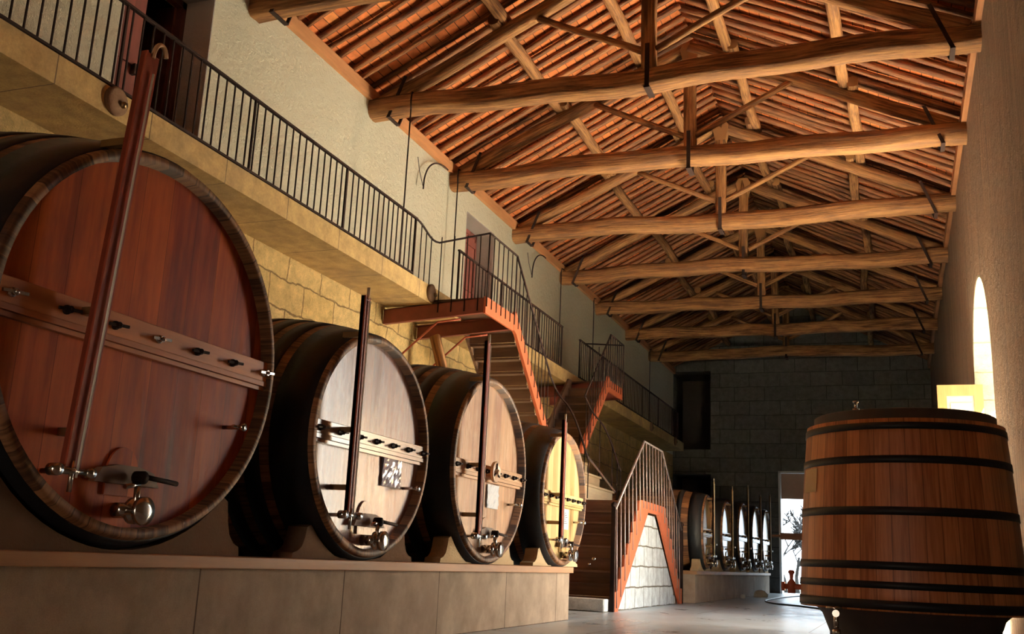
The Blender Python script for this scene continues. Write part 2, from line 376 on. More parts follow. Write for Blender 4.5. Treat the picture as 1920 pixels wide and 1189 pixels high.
# dark rooms behind the two gallery doors
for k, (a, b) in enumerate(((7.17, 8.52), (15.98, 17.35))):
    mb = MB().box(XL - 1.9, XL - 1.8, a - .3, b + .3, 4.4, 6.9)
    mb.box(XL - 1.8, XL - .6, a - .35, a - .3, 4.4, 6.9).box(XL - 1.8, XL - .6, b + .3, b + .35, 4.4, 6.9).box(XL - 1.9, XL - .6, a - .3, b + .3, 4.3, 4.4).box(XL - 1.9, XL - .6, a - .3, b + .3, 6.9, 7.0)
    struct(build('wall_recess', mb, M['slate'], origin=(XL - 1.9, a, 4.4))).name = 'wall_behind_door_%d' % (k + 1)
# grey plaster lining of the door reveals
for k, (a, b) in enumerate(((7.17, 8.52), (15.98, 17.35))):
    mb = MB().box(XL - .42, XL + .004, b - .012, b + .002, 4.56, 6.79).box(XL - .42, XL + .004, a - .002, a + .012, 4.56, 6.79).box(XL - .42, XL + .004, a, b, 6.786, 6.802)
    struct(build('trim_%d' % (k + 1), mb, M['plaster_grey'], origin=(XL, a, 4.56)))
# gallery doors
def leaf(door, y0, y1, x, z0=4.57, z1=6.76, ang=0, name='door_leaf'):
    mb = MB().box(x - .045, x, y0, y1, z0, z1)
    for z in (z0 + .18, (z0 + z1) / 2, z1 - .2): mb.box(x, x + .022, y0 + .03, y1 - .03, z - .06, z + .06)
    return build(name, mb, M['darkred'], door)
d1 = thing('door_1', (XL - .4, 7.17, 4.56), None, None); struct(d1)
leaf(d1, 7.2, 7.83, XL - .33); build('handle', MB().box(XL - .33, XL - .27, 7.72, 7.76, 5.5, 5.62), M['iron'], d1)
f = MB().box(XL - .46, XL - .38, 7.17, 7.23, 4.56, 6.78).box(XL - .46, XL - .38, 8.44, 8.51, 4.56, 6.78).box(XL - .46, XL - .38, 7.17, 8.51, 6.70, 6.78)
build('door_frame', f, M['darkred'], d1)
o = MB().hexa([(XL - .98, 8.36, 4.58), (XL - .46, 8.40, 4.58), (XL - .46, 8.44, 4.58), (XL - .98, 8.40, 4.58), (XL - .98, 8.36, 6.7), (XL - .46, 8.40, 6.7), (XL - .46, 8.44, 6.7), (XL - .98, 8.40, 6.7)])
build('open_leaf', o, M['darkred'], d1)
d2 = thing('door_2', (XL - .4, 15.98, 4.56), None, None); struct(d2)
leaf(d2, 16.0, 16.72, XL - .36); f = MB().box(XL - .44, XL - .36, 15.98, 16.04, 4.56, 6.78).box(XL - .44, XL - .36, 17.28, 17.34, 4.56, 6.78).box(XL - .44, XL - .36, 15.98, 17.34, 6.70, 6.78)
leaf(d2, 16.73, 17.3, XL - .38)
build('door_frame', f, M['darkred'], d2); build('handle', MB().box(XL - .36, XL - .30, 16.62, 16.66, 5.5, 5.62), M['iron'], d2)

# right wall with the arched doorway
DA, DB, SPR = 13.72, 16.80, 3.36
cyd, rd = (DA + DB) / 2, (DB - DA) / 2
mb = MB().box(XR, XR + .6, Y0, DA, 0, 7.4).box(XR, XR + .6, DB, YB, 0, 7.4)
arc = [(cyd - rd * math.cos(PI * k / 20), SPR + 1.5 * math.sin(PI * k / 20)) for k in range(21)]
for k in range(20):
    (ya, za), (yb, zb) = arc[k], arc[k + 1]
    mb.hexa([(XR, ya, za), (XR + .6, ya, za), (XR + .6, yb, zb), (XR, yb, zb), (XR, ya, 7.4), (XR + .6, ya, 7.4), (XR + .6, yb, 7.4), (XR, yb, 7.4)])
struct(build('wall_right', mb, M['wall_right'], origin=(XR, 0, 0)))
# pale stone lining of the arch: jambs and intrados
M['stone_lining'] = m_brick('pale_arch_stone', (0, 2), (.30, .29, .19), (.27, .26, .17), (.12, .11, .07), 1.6, .42, .012, bump=.5, warp=.03)
t_ = .03; mb = MB().box(XR + .005, XR + .6, DB - t_, DB + .001, 0, SPR).box(XR + .005, XR + .6, DA - .001, DA + t_, 0, SPR)
for k in range(20):
    (ya, za), (yb, zb) = arc[k], arc[k + 1]; s_ = (rd - t_) / rd
    ia, ib = (cyd + (ya - cyd) * s_, SPR + (za - SPR) * s_), (cyd + (yb - cyd) * s_, SPR + (zb - SPR) * s_)
    mb.hexa([(XR + .005, *ia), (XR + .6, *ia), (XR + .6, *ib), (XR + .005, *ib), (XR + .005, ya, za), (XR + .6, ya, za), (XR + .6, yb, zb), (XR + .005, yb, zb)])
struct(build('trim_3', mb, M['stone_lining'], origin=(XR, DB, 0)))
# open leaf of that doorway
d3 = thing('door_3', (XR - .02, 16.62, 0), None, None); struct(d3)
mb = MB().box(.66, .79, 16.60, 16.66, .03, 3.57).box(1.17, 1.30, 16.60, 16.66, .03, 3.57).box(.79, 1.17, 16.60, 16.66, 3.40, 3.57)
for z in (.03, 1.15, 2.25): mb.box(.79, 1.17, 16.60, 16.66, z, z + .16)
mb2 = MB()
for z in (.19, 1.31, 2.41): mb2.box(.79, 1.17, 16.615, 16.645, z, z + .99 if z > 2 else z + .94).box(.84, 1.12, 16.605, 16.655, z + .06, z + .88)
build('stiles', mb, M['leafwood'], d3); build('panels', mb2, M['leafpanel'], d3)
build('handle', MB().box(.70, .74, 16.54, 16.60, 1.2, 1.32), M['iron'], d3)

# far wall with its openings
def wall_xz(name, y0, y1, xa, xb, z0, z1, holes, mat):
    mb = MB(); xs = sorted({xa, xb} | {h[0] for h in holes} | {h[1] for h in holes}); zs = sorted({z0, z1} | {h[2] for h in holes} | {h[3] for h in holes})
    for i in range(len(xs) - 1):
        for j in range(len(zs) - 1):
            cx, cz = (xs[i] + xs[i + 1]) / 2, (zs[j] + zs[j + 1]) / 2
            if any(h[0] < cx < h[1] and h[2] < cz < h[3] for h in holes): continue
            mb.box(xs[i], xs[i + 1], y0, y1, zs[j], zs[j + 1])
    return mb
mb = wall_xz('', YB, YB + .7, XL - .6, XR + .6, 0, 7.4, [(-7.09, -5.81, 4.6, 7.3), (-7.09, -5.81, 0, 3.76), (-3.60, -1.75, 0, 3.9)], None)
mb.prism([(XL - .6, 7.4), (XR + .6, 7.4), (RX, 9.6)], 'y', YB, YB + .7)
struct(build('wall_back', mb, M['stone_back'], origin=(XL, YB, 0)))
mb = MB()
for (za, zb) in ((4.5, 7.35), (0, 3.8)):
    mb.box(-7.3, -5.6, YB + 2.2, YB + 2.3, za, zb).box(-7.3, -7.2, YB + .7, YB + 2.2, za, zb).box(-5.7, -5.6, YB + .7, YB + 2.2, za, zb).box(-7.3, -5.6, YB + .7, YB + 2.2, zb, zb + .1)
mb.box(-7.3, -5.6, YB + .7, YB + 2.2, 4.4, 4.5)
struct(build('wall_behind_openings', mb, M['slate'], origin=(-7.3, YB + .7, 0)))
# far door: reveal edges coloured as daylit, and transom board
d4 = thing('door_4', (-3.6, YB + .1, 0), None, None); struct(d4)
M['lit_reveal'] = m_plain('lit_reveal_white', (.80, .80, .78), .4)  # white stands in for daylight on the reveal edges
M['transom'] = m_plain('brown_transom_board', (.42, .24, .15), .6, 0, .2, 3)
build('door_frame', MB().box(-3.60, -3.53, YB - .01, YB + .6, 0, 3.9).box(-1.82, -1.75, YB - .01, YB + .6, 0, 3.9).box(-3.6, -1.75, YB - .01, YB + .6, 3.84, 3.9), M['lit_reveal'], d4)
build('transom_board', MB().box(-3.53, -1.82, YB + .30, YB + .38, 3.02, 3.84), M['transom'], d4)

# wall behind the camera, with an opening added for the warm fill
mb = wall_xz('', Y0 - .6, Y0, XL - .6, XR + .6, 0, 7.4, [(-3.2, -1.9, 0, 2.3)], None)
mb.prism([(XL - .6, 7.4), (XR + .6, 7.4), (RX, 9.6)], 'y', Y0 - .6, Y0)
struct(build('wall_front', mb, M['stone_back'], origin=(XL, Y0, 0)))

# ceiling: terracotta soffit on both slopes
def cz(x): return roofz(x) + .115
mb = MB()
for (xa, xb) in ((XL - .7, RX), (RX, XR + .7)):
    za, zb = cz(xa), cz(xb)
    mb.hexa([(xa, Y0 - .7, za), (xb, Y0 - .7, zb), (xb, YB + .8, zb), (xa, YB + .8, za), (xa, Y0 - .7, za + .16), (xb, Y0 - .7, zb + .16), (xb, YB + .8, zb + .16), (xa, YB + .8, za + .16)])
struct(build('ceiling', mb, M['tiles'], origin=(RX, 0, RZ)))
# wall plates
struct(build('trim_4', MB().box(XL - .25, XL + .07, Y0, YB, 7.22, 7.40), M['plate'], origin=(XL, 0, 7.2)))
struct(build('trim_5', MB().box(XR - .07, XR + .25, Y0, YB, 7.24, 7.42), M['plate'], origin=(XR, 0, 7.2)))

# ---------------------------------------------------------------- roof timbers
TY = [9.3, 12.35, 15.3, 18.45, 21.6, 24.65, 27.8, 30.75]
ORD = ['first', 'second', 'third', 'fourth', 'fifth', 'sixth', 'seventh', 'eighth', 'ninth', 'tenth', 'eleventh', 'twelfth']
tw = {0: 'its left end only showing at the top edge', 1: 'the nearest seen across the whole hall', 2: 'above the first gallery rod and lamp arm', 3: 'above the stair landing',
      4: 'beyond the stair landing', 5: 'above the far gallery section', 6: 'in the dim far half', 7: 'last before the dark far wall'}
for i, y in enumerate(TY):
    T = thing('roof_truss', (-2.9, y, 6.95), 'rough roof truss, %s from camera, %s' % (ORD[i], tw[i]), 'roof truss', 'roof trusses across the hall')
    rnd = random.Random(50 + i)
    build('tie_beam', MB().log((XL - .25, y, 7.105), (XR + .25, y, 7.12), .30, .31, seg=44, rough=.030, bow=rnd.uniform(-.01, .05), square=.75, n=16, seed=i * 7 + 1), M['beam'], T)
    for s in (-1, 1):
        a = (RX + s * 4.02, y, 7.24); b = (RX + s * .03, y, 9.08)
        build('principal_rafter', MB().log(a, b, .19, .21, seg=18, rough=.018, square=.35, seed=i * 11 + s), M['beam'], T)
        build('strut', MB().log((-2.9 + s * .09, y - .02, 7.52), (-2.9 + s * 1.62, y - .02, 8.26), .09, .10, seg=8, rough=.012, square=.2, seed=i * 13 + s), M['beam'], T)
        st = MB(); xs = RX + s * 3.72
        for yy in (y - .165, y + .165): st.bar((xs + s * .1, yy, 6.93), (xs - s * .14, yy, 7.55), .012, .05, up=(1, 0, 0))
        st.box(xs + s * .10 - .03, xs + s * .10 + .03, y - .17, y + .17, 6.925, 6.94)
        build('iron_stirrup', st, M['iron'], T)
    kp = MB().log((-2.9, y, 7.18), (-2.9, y, 9.12), .19, .17, seg=8, rough=.008, square=.9, seed=i)
    kp.prism([(-3.0, 8.75), (-2.8, 8.75), (-2.74, 9.05), (-2.8, 9.16), (-3.0, 9.16), (-3.06, 9.05)], 'y', y - .09, y + .09)
    build('king_post', kp, M['beam'], T)
    sp = MB()
    for yy in (y - .16, y + .16): sp.bar((-2.9, yy, 6.90), (-2.9, yy, 7.55), .06, .012, up=(0, 1, 0))
    sp.box(-2.94, -2.86, y - .17, y + .17, 6.90, 6.925)
    build('iron_strap', sp, M['iron'], T)
# purlins: four lines, one log per bay
PL = [(-5.09, 'lower left'), (-3.66, 'upper left'), (-2.26, 'upper right'), (-.44, 'lower right')]
ys = [6.2] + TY + [YB + .1]
for x, nm in PL:
    for k in range(len(ys) - 1):
        a, b = ys[k] - .22, min(ys[k + 1] + .22, YB + .2)
        z = roofz(x) - .105; dx = .07 * (1 if k % 2 else -1)
        w_ = ('before the first truss' if k == 0 else 'between the %s and %s trusses' % (ORD[k - 1], ORD[k]) if k < len(TY) else 'between the last truss and the far wall')
        o = build('purlin', MB().log((x + dx, a, z - SL * dx * (1 if x > RX else -1)), (x + dx + R(-.05, .05), b, z), .17, .17, seg=9, rough=.018, square=.3, seed=k * 5 + int(x * 100)), M['beam'])
        tag(o, 'round purlin log in %s line, %s' % (nm, w_), 'purlin', 'purlins under the rafters')
# rafters
k = 0; y = 7.9; cnt = {}
while y < YB - .1:
    bay = sum(1 for t in TY if t < y)
    for s in (-1, 1):
        rnd = random.Random(1000 + k * 2 + s)
        xe = XL - .1 if s < 0 else XR + .1; w = rnd.uniform(.075, .115)
        a = (xe, y + rnd.uniform(-.05, .05), roofz(xe) + .05); b = (RX, y + rnd.uniform(-.05, .05), roofz(RX) + .05)
        o = build('rafter', MB().log(a, b, w, w, seg=12, rough=.016, square=.2, n=8, seed=k * 3 + s), M['rafter'])
        key = (bay, s); cnt[key] = cnt.get(key, 0) + 1; n = cnt[key]
        pl = 'before the first truss' if bay == 0 else 'beyond the %s truss' % ORD[bay - 1]
        tag(o, 'thin round rafter on the %s roof slope, number %d %s' % ('left' if s < 0 else 'right', n, pl), 'rafter', 'rafters on the %s roof slope' % ('left' if s < 0 else 'right'))
    k += 1; y += .305

# ---------------------------------------------------------------- balcony
XE, ZT, ZU = -6.3, 4.55, 4.29
sl = thing('gallery_slab', (XE, 15, ZU), 'long stone gallery slab of jointed blocks along the left wall', 'balcony')
build('slab', MB().box(XL + .001, XE, Y0, 32.3, ZU, ZT), M['stone_slab'], sl)
for y, lb in ((6.42, 'beside the first big barrel board'), (13.02, 'at the foot of the first landing'), (27.6, 'on the far gallery section'), (30.9, 'near the end of the gallery')):
    sp = thing('stone_spout', (XE, y, 4.35), 'dark rounded stone drain spout on the slab edge ' + lb, 'spout', 'drain spouts on the gallery edge')
    build('spout_body', MB().lathe((XE, y, 4.44), 'x', [(-.02, .02), (.0, .13), (.035, .13), (.05, .10), (.05, .0005)], n=24), M['saddle_dark'], sp)
    build('bolt', MB().lathe((XE + .05, y + .05, 4.42), 'x', [(0, .03), (.03, .03), (.035, .0005)], n=12), M['brass'], sp)

BAR = None
def railing(ya, yb, label, n_sp=.14):
    T = thing('balcony_railing', (XE + .03, ya, ZT), label, 'railing', 'gallery railings')
    x = XE - .03; zt = 5.41
    build('top_rail', MB().box(x - .02, x + .02, ya - .03, yb + .03, zt - .012, zt + .012), M['iron'], T)
    build('bottom_rail', MB().box(x - .012, x + .012, ya, yb, ZT + .025, ZT + .05), M['iron'], T)
    n = int(round((yb - ya) / n_sp)); first = None
    for k in range(n + 1):
        y = ya + (yb - ya) * k / n
        if first is None:
            first = build('baluster', MB().box(x - .007, x + .007, y - .007, y + .007, ZT + .04, zt), M['iron'], T)
        else: copy_part(first, T, (0, y - ya, 0))
    for y in (ya, yb):
        build('post', MB().box(x - .014, x + .014, y - .014, y + .014, ZT - .0, zt), M['iron'], T)
    k = ya + 1.9
    while k < yb - .8:
        build('post', MB().box(x - .011, x + .011, k - .011, k + .011, ZT, zt), M['iron'], T); k += 2.0
    return T
railing(4.55, 12.45, 'long black iron gallery railing running from the left edge to the first landing')
railing(14.05, 19.42, 'black iron gallery railing section behind the first flight of stairs')
railing(20.72, 31.5, 'far black iron gallery railing section ending by the dark back wall')

# ---------------------------------------------------------------- staircases
XO, ZL = -5.46, 4.36                       # outer edge and deck height of the landings
def stair_flight(name, ya, za, yb, zb, x0, x1, label, rail_pts, ground=False, n=9, treadmat='tread', group=None):
    T = thing(name, (x1, (ya + yb) / 2, min(za, zb)), label, 'staircase', group)
    sg = 1 if yb > ya else -1
    for x, nm in ((x1, 'stringer'), (x0, 'stringer')):
        st = MB(); off = .0
        top = .10; bot = .17
        P = [(ya, za + top * .2), (ya + sg * .02, za - .21), (yb - sg * .10, zb - .02), (yb, zb - .02), (yb, zb + .2), (ya + sg * .18, za + .02)]
        if x == x1:
            # saw-toothed top edge
            P = [(ya, za), (ya, za - .22), (ya + (yb - ya) * .06, za - .26), (yb - sg * .14, zb), (yb + sg * .02, zb)]
            for k in range(n - 1, -1, -1):
                q0 = (k + 1) / n; yy = ya + (yb - ya) * q0; zz = za + (zb - za) * q0
                P += [(yy + sg * .01, zz + .13), (ya + (yb - ya) * (k / n) + sg * .06, zz + .13 + (za - zb) / n * .75)]
        st.prism(P, 'x', x - .025, x + .025)
        build(nm, st, M['orangepaint'] if x == x1 else M['tread'], T)
    for k in range(1, n):
        q = k / n; y = ya + (yb - ya) * q; z = za + (zb - za) * q; d = abs(yb - ya) / n
        build('tread', MB().box(x0 + .03, x1 - .03, y - sg * (d * .9), y + sg * .03, z - .035, z), M[treadmat], T)
        build('riser', MB().box(x0 + .03, x1 - .03, y - sg * .015, y + sg * .005, z - (za - zb) / n, z - .035), M[treadmat], T)
    return T
def landing(ya, yb, label, side):
    """steel-framed landing hung off the gallery; side = -1 near end (first), +1 far (second)"""
    T = thing('stair_landing', (XO, (ya + yb) / 2, ZL - .24), label, 'landing', 'stair landings')
    build('deck', MB().box(XE + .002, XO - .03, ya + .03, yb - .03, ZL - .04, ZL), M['tread'], T)
    for y, nm in ((ya, 'channel_beam'), (yb, 'channel_beam')):
        sg = 1 if y == ya else -1; b2 = MB()
        def zz(x): return 4.245 + (x - XL) * .067
        for (wd, hb, ht) in ((.012, -.215, 0), (.08, -.215, -.222), (.08, -.012, 0)):
            xa_, xb_ = XL + .01, XO - .012; ya_, yb_ = min(y, y + sg * wd), max(y, y + sg * wd)
            b2.hexa([(xa_, ya_, zz(xa_) + hb), (xb_, ya_, zz(xb_) + hb), (xb_, yb_, zz(xb_) + hb), (xa_, yb_, zz(xa_) + hb), (xa_, ya_, zz(xa_) + ht), (xb_, ya_, zz(xb_) + ht), (xb_, yb_, zz(xb_) + ht), (xa_, yb_, zz(xa_) + ht)])
        build(nm, b2, M['channel_shade'], T)
    b = MB().box(XO - .012, XO + .02, ya, yb, ZL - .24, ZL + .01)
    build('outer_fascia', b, M['orangepaint'], T)
    for y in (ya + .06, yb - .06):
        build('brace', MB().tube([(XE + .45, y, ZL - .30), (XE + .08, y, ZL - .33), (XL + .02, y, 3.30)], .016, 8), M['redpaint'], T)
    return T
L1 = landing(13.1, 14.27, 'orange-red steel stair landing nearest the camera, hung off the gallery', -1)
L2 = landing(19.97, 21.05, 'far red steel stair landing, beyond the crossing flights', 1)
build('prop', MB().log((-6.25, 14.12, 2.66), (-6.72, 14.16, 4.05), .16, .12, seg=6, rough=.01, square=.7, seed=4), M['beam'], L1)

ZM = 2.66
F1 = stair_flight('stair_flight', 14.27, ZL, 16.17, ZM, XE + .02, XO, 'upper stair flight with bright orange stringer, descending away from the nearer landing', None, n=9)
F2 = stair_flight('stair_flight', 19.97, ZL, 18.14, ZM, XE + .02, XO, 'upper stair flight with orange stringer, descending towards the camera from the far landing', None, n=9)
# pier and deck of the middle landing
mp = thing('middle_landing', (XO, 17.4, 0), 'masonry landing where both upper flights meet in front of the amber wall', 'landing')
build('pier', MB().box(XL + .01, -5.57, 16.20, 18.12, 0, ZM - .08), M['stone_slab'], mp)
build('deck', MB().box(XL + .01, XO - .03, 16.18, 18.13, ZM - .08, ZM), M['tread'], mp)
# pale steps from the middle landing down to the lower crossing landing
ps = thing('pale_steps', (-5.1, 17.4, 1.75), 'short run of pale wooden steps facing the hall between landings', 'steps')
for x, z in ((-5.43, 2.50), (-5.18, 2.25), (-4.93, 1.99)):
    build('tread', MB().box(x - .27, x + .03, 16.42, 18.52, z - .035, z), M['tread_light'], ps)
    build('riser', MB().box(x - .27, x, 16.45, 18.47, z - .27, z - .035), M['tread_light'], ps)
build('side_stringer', MB().bar((-5.5, 18.5, 2.72), (-4.88, 18.5, 1.98), .03, .05, up=(0, 1, 0)), M['rail_pale'], ps)
# lower crossing stair (A-shaped): white block wall, orange stringers, boards
XA, XB = -3.93, -4.92
ZA = 1.72
A = thing('crossing_stair', (XA, 17.4, 0), 'A-shaped lower stair with orange stringers over a white block wall', 'staircase')
build('block_wall', MB().prism([(15.05, 0), (19.80, 0), (17.80, 1.52), (17.00, 1.52)], 'x', XB + .06, XA - .05), M['stone_white'], A)
build('landing_deck', MB().box(XB - .01, XA - .03, 16.55, 18.28, ZA - .06, ZA - .01), M['tread'], A)
for x in (XA, XB):
    P = [(14.86, 0), (15.10, 0), (17.02, 1.55), (17.80, 1.55), (19.72, 0), (19.95, 0), (19.95, .28)]
    nn = 9
    for k in range(nn):
        y1 = 19.9 - (19.9 - 18.25) * (k + 1) / nn; z1 = .12 + (ZA - .12) * (k + 1) / nn
        P += [(19.9 - (19.9 - 18.25) * k / nn - .03, z1 - .02), (y1 - .0, z1 + .0)]
    P += [(16.5, ZA + .0)]
    for k in range(nn - 1, -1, -1):
        y1 = 14.9 + (16.5 - 14.9) * (k + 1) / nn; z1 = .12 + (ZA - .12) * (k + 1) / nn
        P += [(y1 - .0, z1), (14.9 + (16.5 - 14.9) * k / nn + .03, z1 - .02)]
    P += [(14.86, .28)]
    build('stringer', MB().prism(P, 'x', x - .02, x + .02), M['orangepaint'], A)
n = 9
for k in range(1, n):
    z = ZA * k / n
    for s, ya in ((1, 14.95), (-1, 19.85)):
        y = ya + s * 1.6 * k / n
        build('tread', MB().box(XB + .025, XA - .025, y - s * .03, y + s * .2, z - .03, z), M['tread'], A)
        build('riser', MB().box(XB + .025, XA - .025, y, y + s * .012, z - ZA / n, z - .03), M['tread'], A)
build('riser', MB().box(XB + .025, XA - .025, 16.53, 16.545, ZA - ZA / n, ZA - .06), M['tread'], A)
bs = tag(build('bottom_step', MB().box(-4.95, -3.98, 14.55, 14.93, 0, .18), M['stone_white'], A, bevel=.01), None)
# newel posts
for y in (14.84, 19.97):
    build('newel_post', MB().box(XA - .03, XA + .03, y - .03, y + .03, 0, 1.50 if y < 17 else 1.45).lathe((XA, y, 1.5 if y < 17 else 1.45), 'z', [(0, .03), (.02, .045), (.05, .045), (.075, .02), (.085, .0005)], n=12), M['iron'], A)
def rail_with_balusters(T, pts, r, feet, matn='iron', rb=.009, name='handrail'):
    build(name, MB().tube(pts, r, 8), M[matn], T)
    for top, bot in feet: build('baluster', MB().tube([top, bot], rb, 6), M[matn], T)
def interp(pts, y, ax=1):
    for a, b in zip(pts, pts[1:]):
        if min(a[ax], b[ax]) - 1e-6 <= y <= max(a[ax], b[ax]) + 1e-6:
            t = 0 if a[ax] == b[ax] else (y - a[ax]) / (b[ax] - a[ax]); return tuple(a[i] + (b[i] - a[i]) * t for i in range(3))
    return tuple(pts[-1])
hp = [(XA, 14.84, 1.42), (XA, 16.74, 2.71), (XA, 18.14, 2.70), (XA, 19.97, 1.36)]
def lowz(y):
    if y < 16.5: return max(.05, .12 + (ZA - .12) * (y - 14.9) / 1.6 - .25)
    if y > 18.25: return max(.05, .12 + (ZA - .12) * (19.9 - y) / 1.65 - .25)
    return ZA - .12
feet = []; y = 15.0
while y < 19.9:
    feet.append((interp(hp, y), (XA + .025, y, lowz(y)))); y += .235
rail_with_balusters(A, hp, .020, feet, 'rail_pale', .012)
# landing rails
def landing_rail(T, near):
    yc, yd = (13.11, 14.27) if near else (21.05, 19.97)
    z = 5.33; s = 1 if near else -1
    x0_ = XE - .03
    if near: p = bez((x0_, yc - .62, 5.41), (x0_, yc - .30, 5.40), (x0_, yc - .18, 5.20), (XE + .06, yc, 5.24), 8) + [Vector((XO + .028, yc, z)), Vector((XO + .028, yd, z))]
    else: p = [(XE - .03, yc, 5.40), (XO + .028, yc, z), (XO + .028, yd, z)]
    if near:
        for yq in (yc - .45, yc - .28, yc - .10): build('baluster', MB().tube([(x0_ + .0, yq, 5.39 if yq < yc - .3 else 5.31), (x0_, yq, ZT - .02)], .008, 6), M['iron'], T)
    flight = [(XO, yd, z), (XO, yd + s * 1.9, 3.72)]
    build('handrail', MB().tube(p, .016, 8), M['iron'], T)
    x = XE + .10
    while x < XO - .02:
        build('baluster', MB().tube([(x, yc - s * .014, 5.32), (x, yc - s * .014, ZL - .2)], .008, 6), M['iron'], T); x += .21
    n = 6
    for k in range(n + 1):
        y = yc + (yd - yc) * k / n
        build('baluster', MB().tube([(XO + .028, y, z), (XO + .028, y, ZL - .14)], .008 if 0 < k < n else .011, 6), M['iron'], T)
landing_rail(L1, True); landing_rail(L2, False)
# flight rails
def flight_rail(T, y0, y1):
    s = 1 if y1 > y0 else -1
    p = [(XO + .03, y0, 5.33), (XO + .03, y1 - s * .05, 3.74)]
    n = 11
    build('handrail', MB().tube(p, .018, 8), M['iron'], T)
    for k in range(1, n):
        q = k / n; y = y0 + (y1 - y0) * q; zt = 5.33 + (3.69 - 5.33) * q
        build('baluster', MB().tube([(XO + .03, y, zt), (XO + .03, y, ZL + (ZM - ZL) * q - .02)], .008, 6), M['iron'], T)
    return p[-1]
e1 = flight_rail(F1, 14.27, 16.17); e2 = flight_rail(F2, 19.97, 18.14)
# curved rails beside the pale steps
for yy, e, s in ((16.36, e1, 1), (18.52, e2, -1)):
    pth = bez(e, (XO + .03, yy, 3.62), (-5.42, yy, 3.52), (-5.2, yy, 3.30), 8) + bez((-5.2, yy, 3.30), (-5.02, yy, 3.08), (-4.92, yy, 2.7), (-4.79, yy, 2.36), 8)[1:]
    fts = [((x, yy, interp(pth, x, 0)[2]), (x, yy, z)) for x, z in ((-5.42, 2.5), (-5.21, 2.25), (-4.96, 1.99), (-4.86, 1.75), (-4.79, 1.72))]
    rail_with_balusters(ps, [tuple(q) for q in pth], .018, fts)

# iron rods from the truss ends to the gallery
RODS = [(-6.40, 12.35, 'hanging from the second truss beam'), (-6.93, 15.3, 'beside the wall under the third truss'), (-7.03, 21.55, 'beside the wall under the fifth truss'),
        (-7.03, 24.3, 'beside the wall under the sixth truss'), (-7.03, 30.7, 'beside the wall under the eighth truss')]
for x, y, lb in RODS:
    T = thing('hanging_rod', (x, y, ZT), 'thin black iron rod down to the gallery, ' + lb, 'rod', 'iron rods on the gallery')
    build('rod', MB().tube([(x, y - .17, 7.0), (x, y - .17, ZT)], .011, 6), M['iron'], T)
    build('hook', MB().tube([(x, y - .17, 7.0), (x, y - .19, 7.14), (x, y - .17, 7.27), (x, y, 7.30)], .013, 6), M['iron'], T)
# curved lamp arms on the plaster
for (y, lb) in ((14.95, 'between the second and third truss ends'), (20.3, 'near the fifth truss end')):
    T = thing('wall_arm', (-7.05, y, 6.5), 'thin curved black iron arm on the cream wall ' + lb, 'bracket', 'curved arms on the left wall')
    build('arm', MB().tube(bez((-7.05, y, 7.2), (-7.0, y - .5, 7.18), (-6.98, y - .95, 7.0), (-6.98, y - 1.03, 6.62), 12) + [Vector((-6.98, y - 1.04, 6.46))], .014, 6), M['iron'], T)
    build('wire', MB().tube([(-7.06, y - 1.15, 6.98), (-7.03, y - 1.12, 6.75), (-6.98, y - 1.04, 6.48)], .006, 5), M['iron'], T)

# ---------------------------------------------------------------- plinths
def plinth(ya, yb, label, boardend):
    T = thing('barrel_plinth', (-3.75, (ya + yb) / 2, 0), label, 'plinth', 'barrel plinths')
    build('front_wall', MB().box(-3.75, -4.06, ya, yb, 0, .55), M['granite'], T)
    build('rear_wall', MB().box(-5.75, -6.1, ya, yb, 0, .55), M['granite'], T)
    build('edge_board', MB().box(-3.71, -4.07, ya - .02, boardend, .55, .62), M['board'], T, bevel=.006)
    build('rear_board', MB().box(-5.74, -6.12, ya, yb, .55, .62), M['board'], T)
    return T
plinth(1.2, 12.12, 'long granite plinth with wooden edge board under the four near barrels', 12.16)
plinth(20.45, 32.95, 'low grey plinth under the row of five far barrels', 32.97)

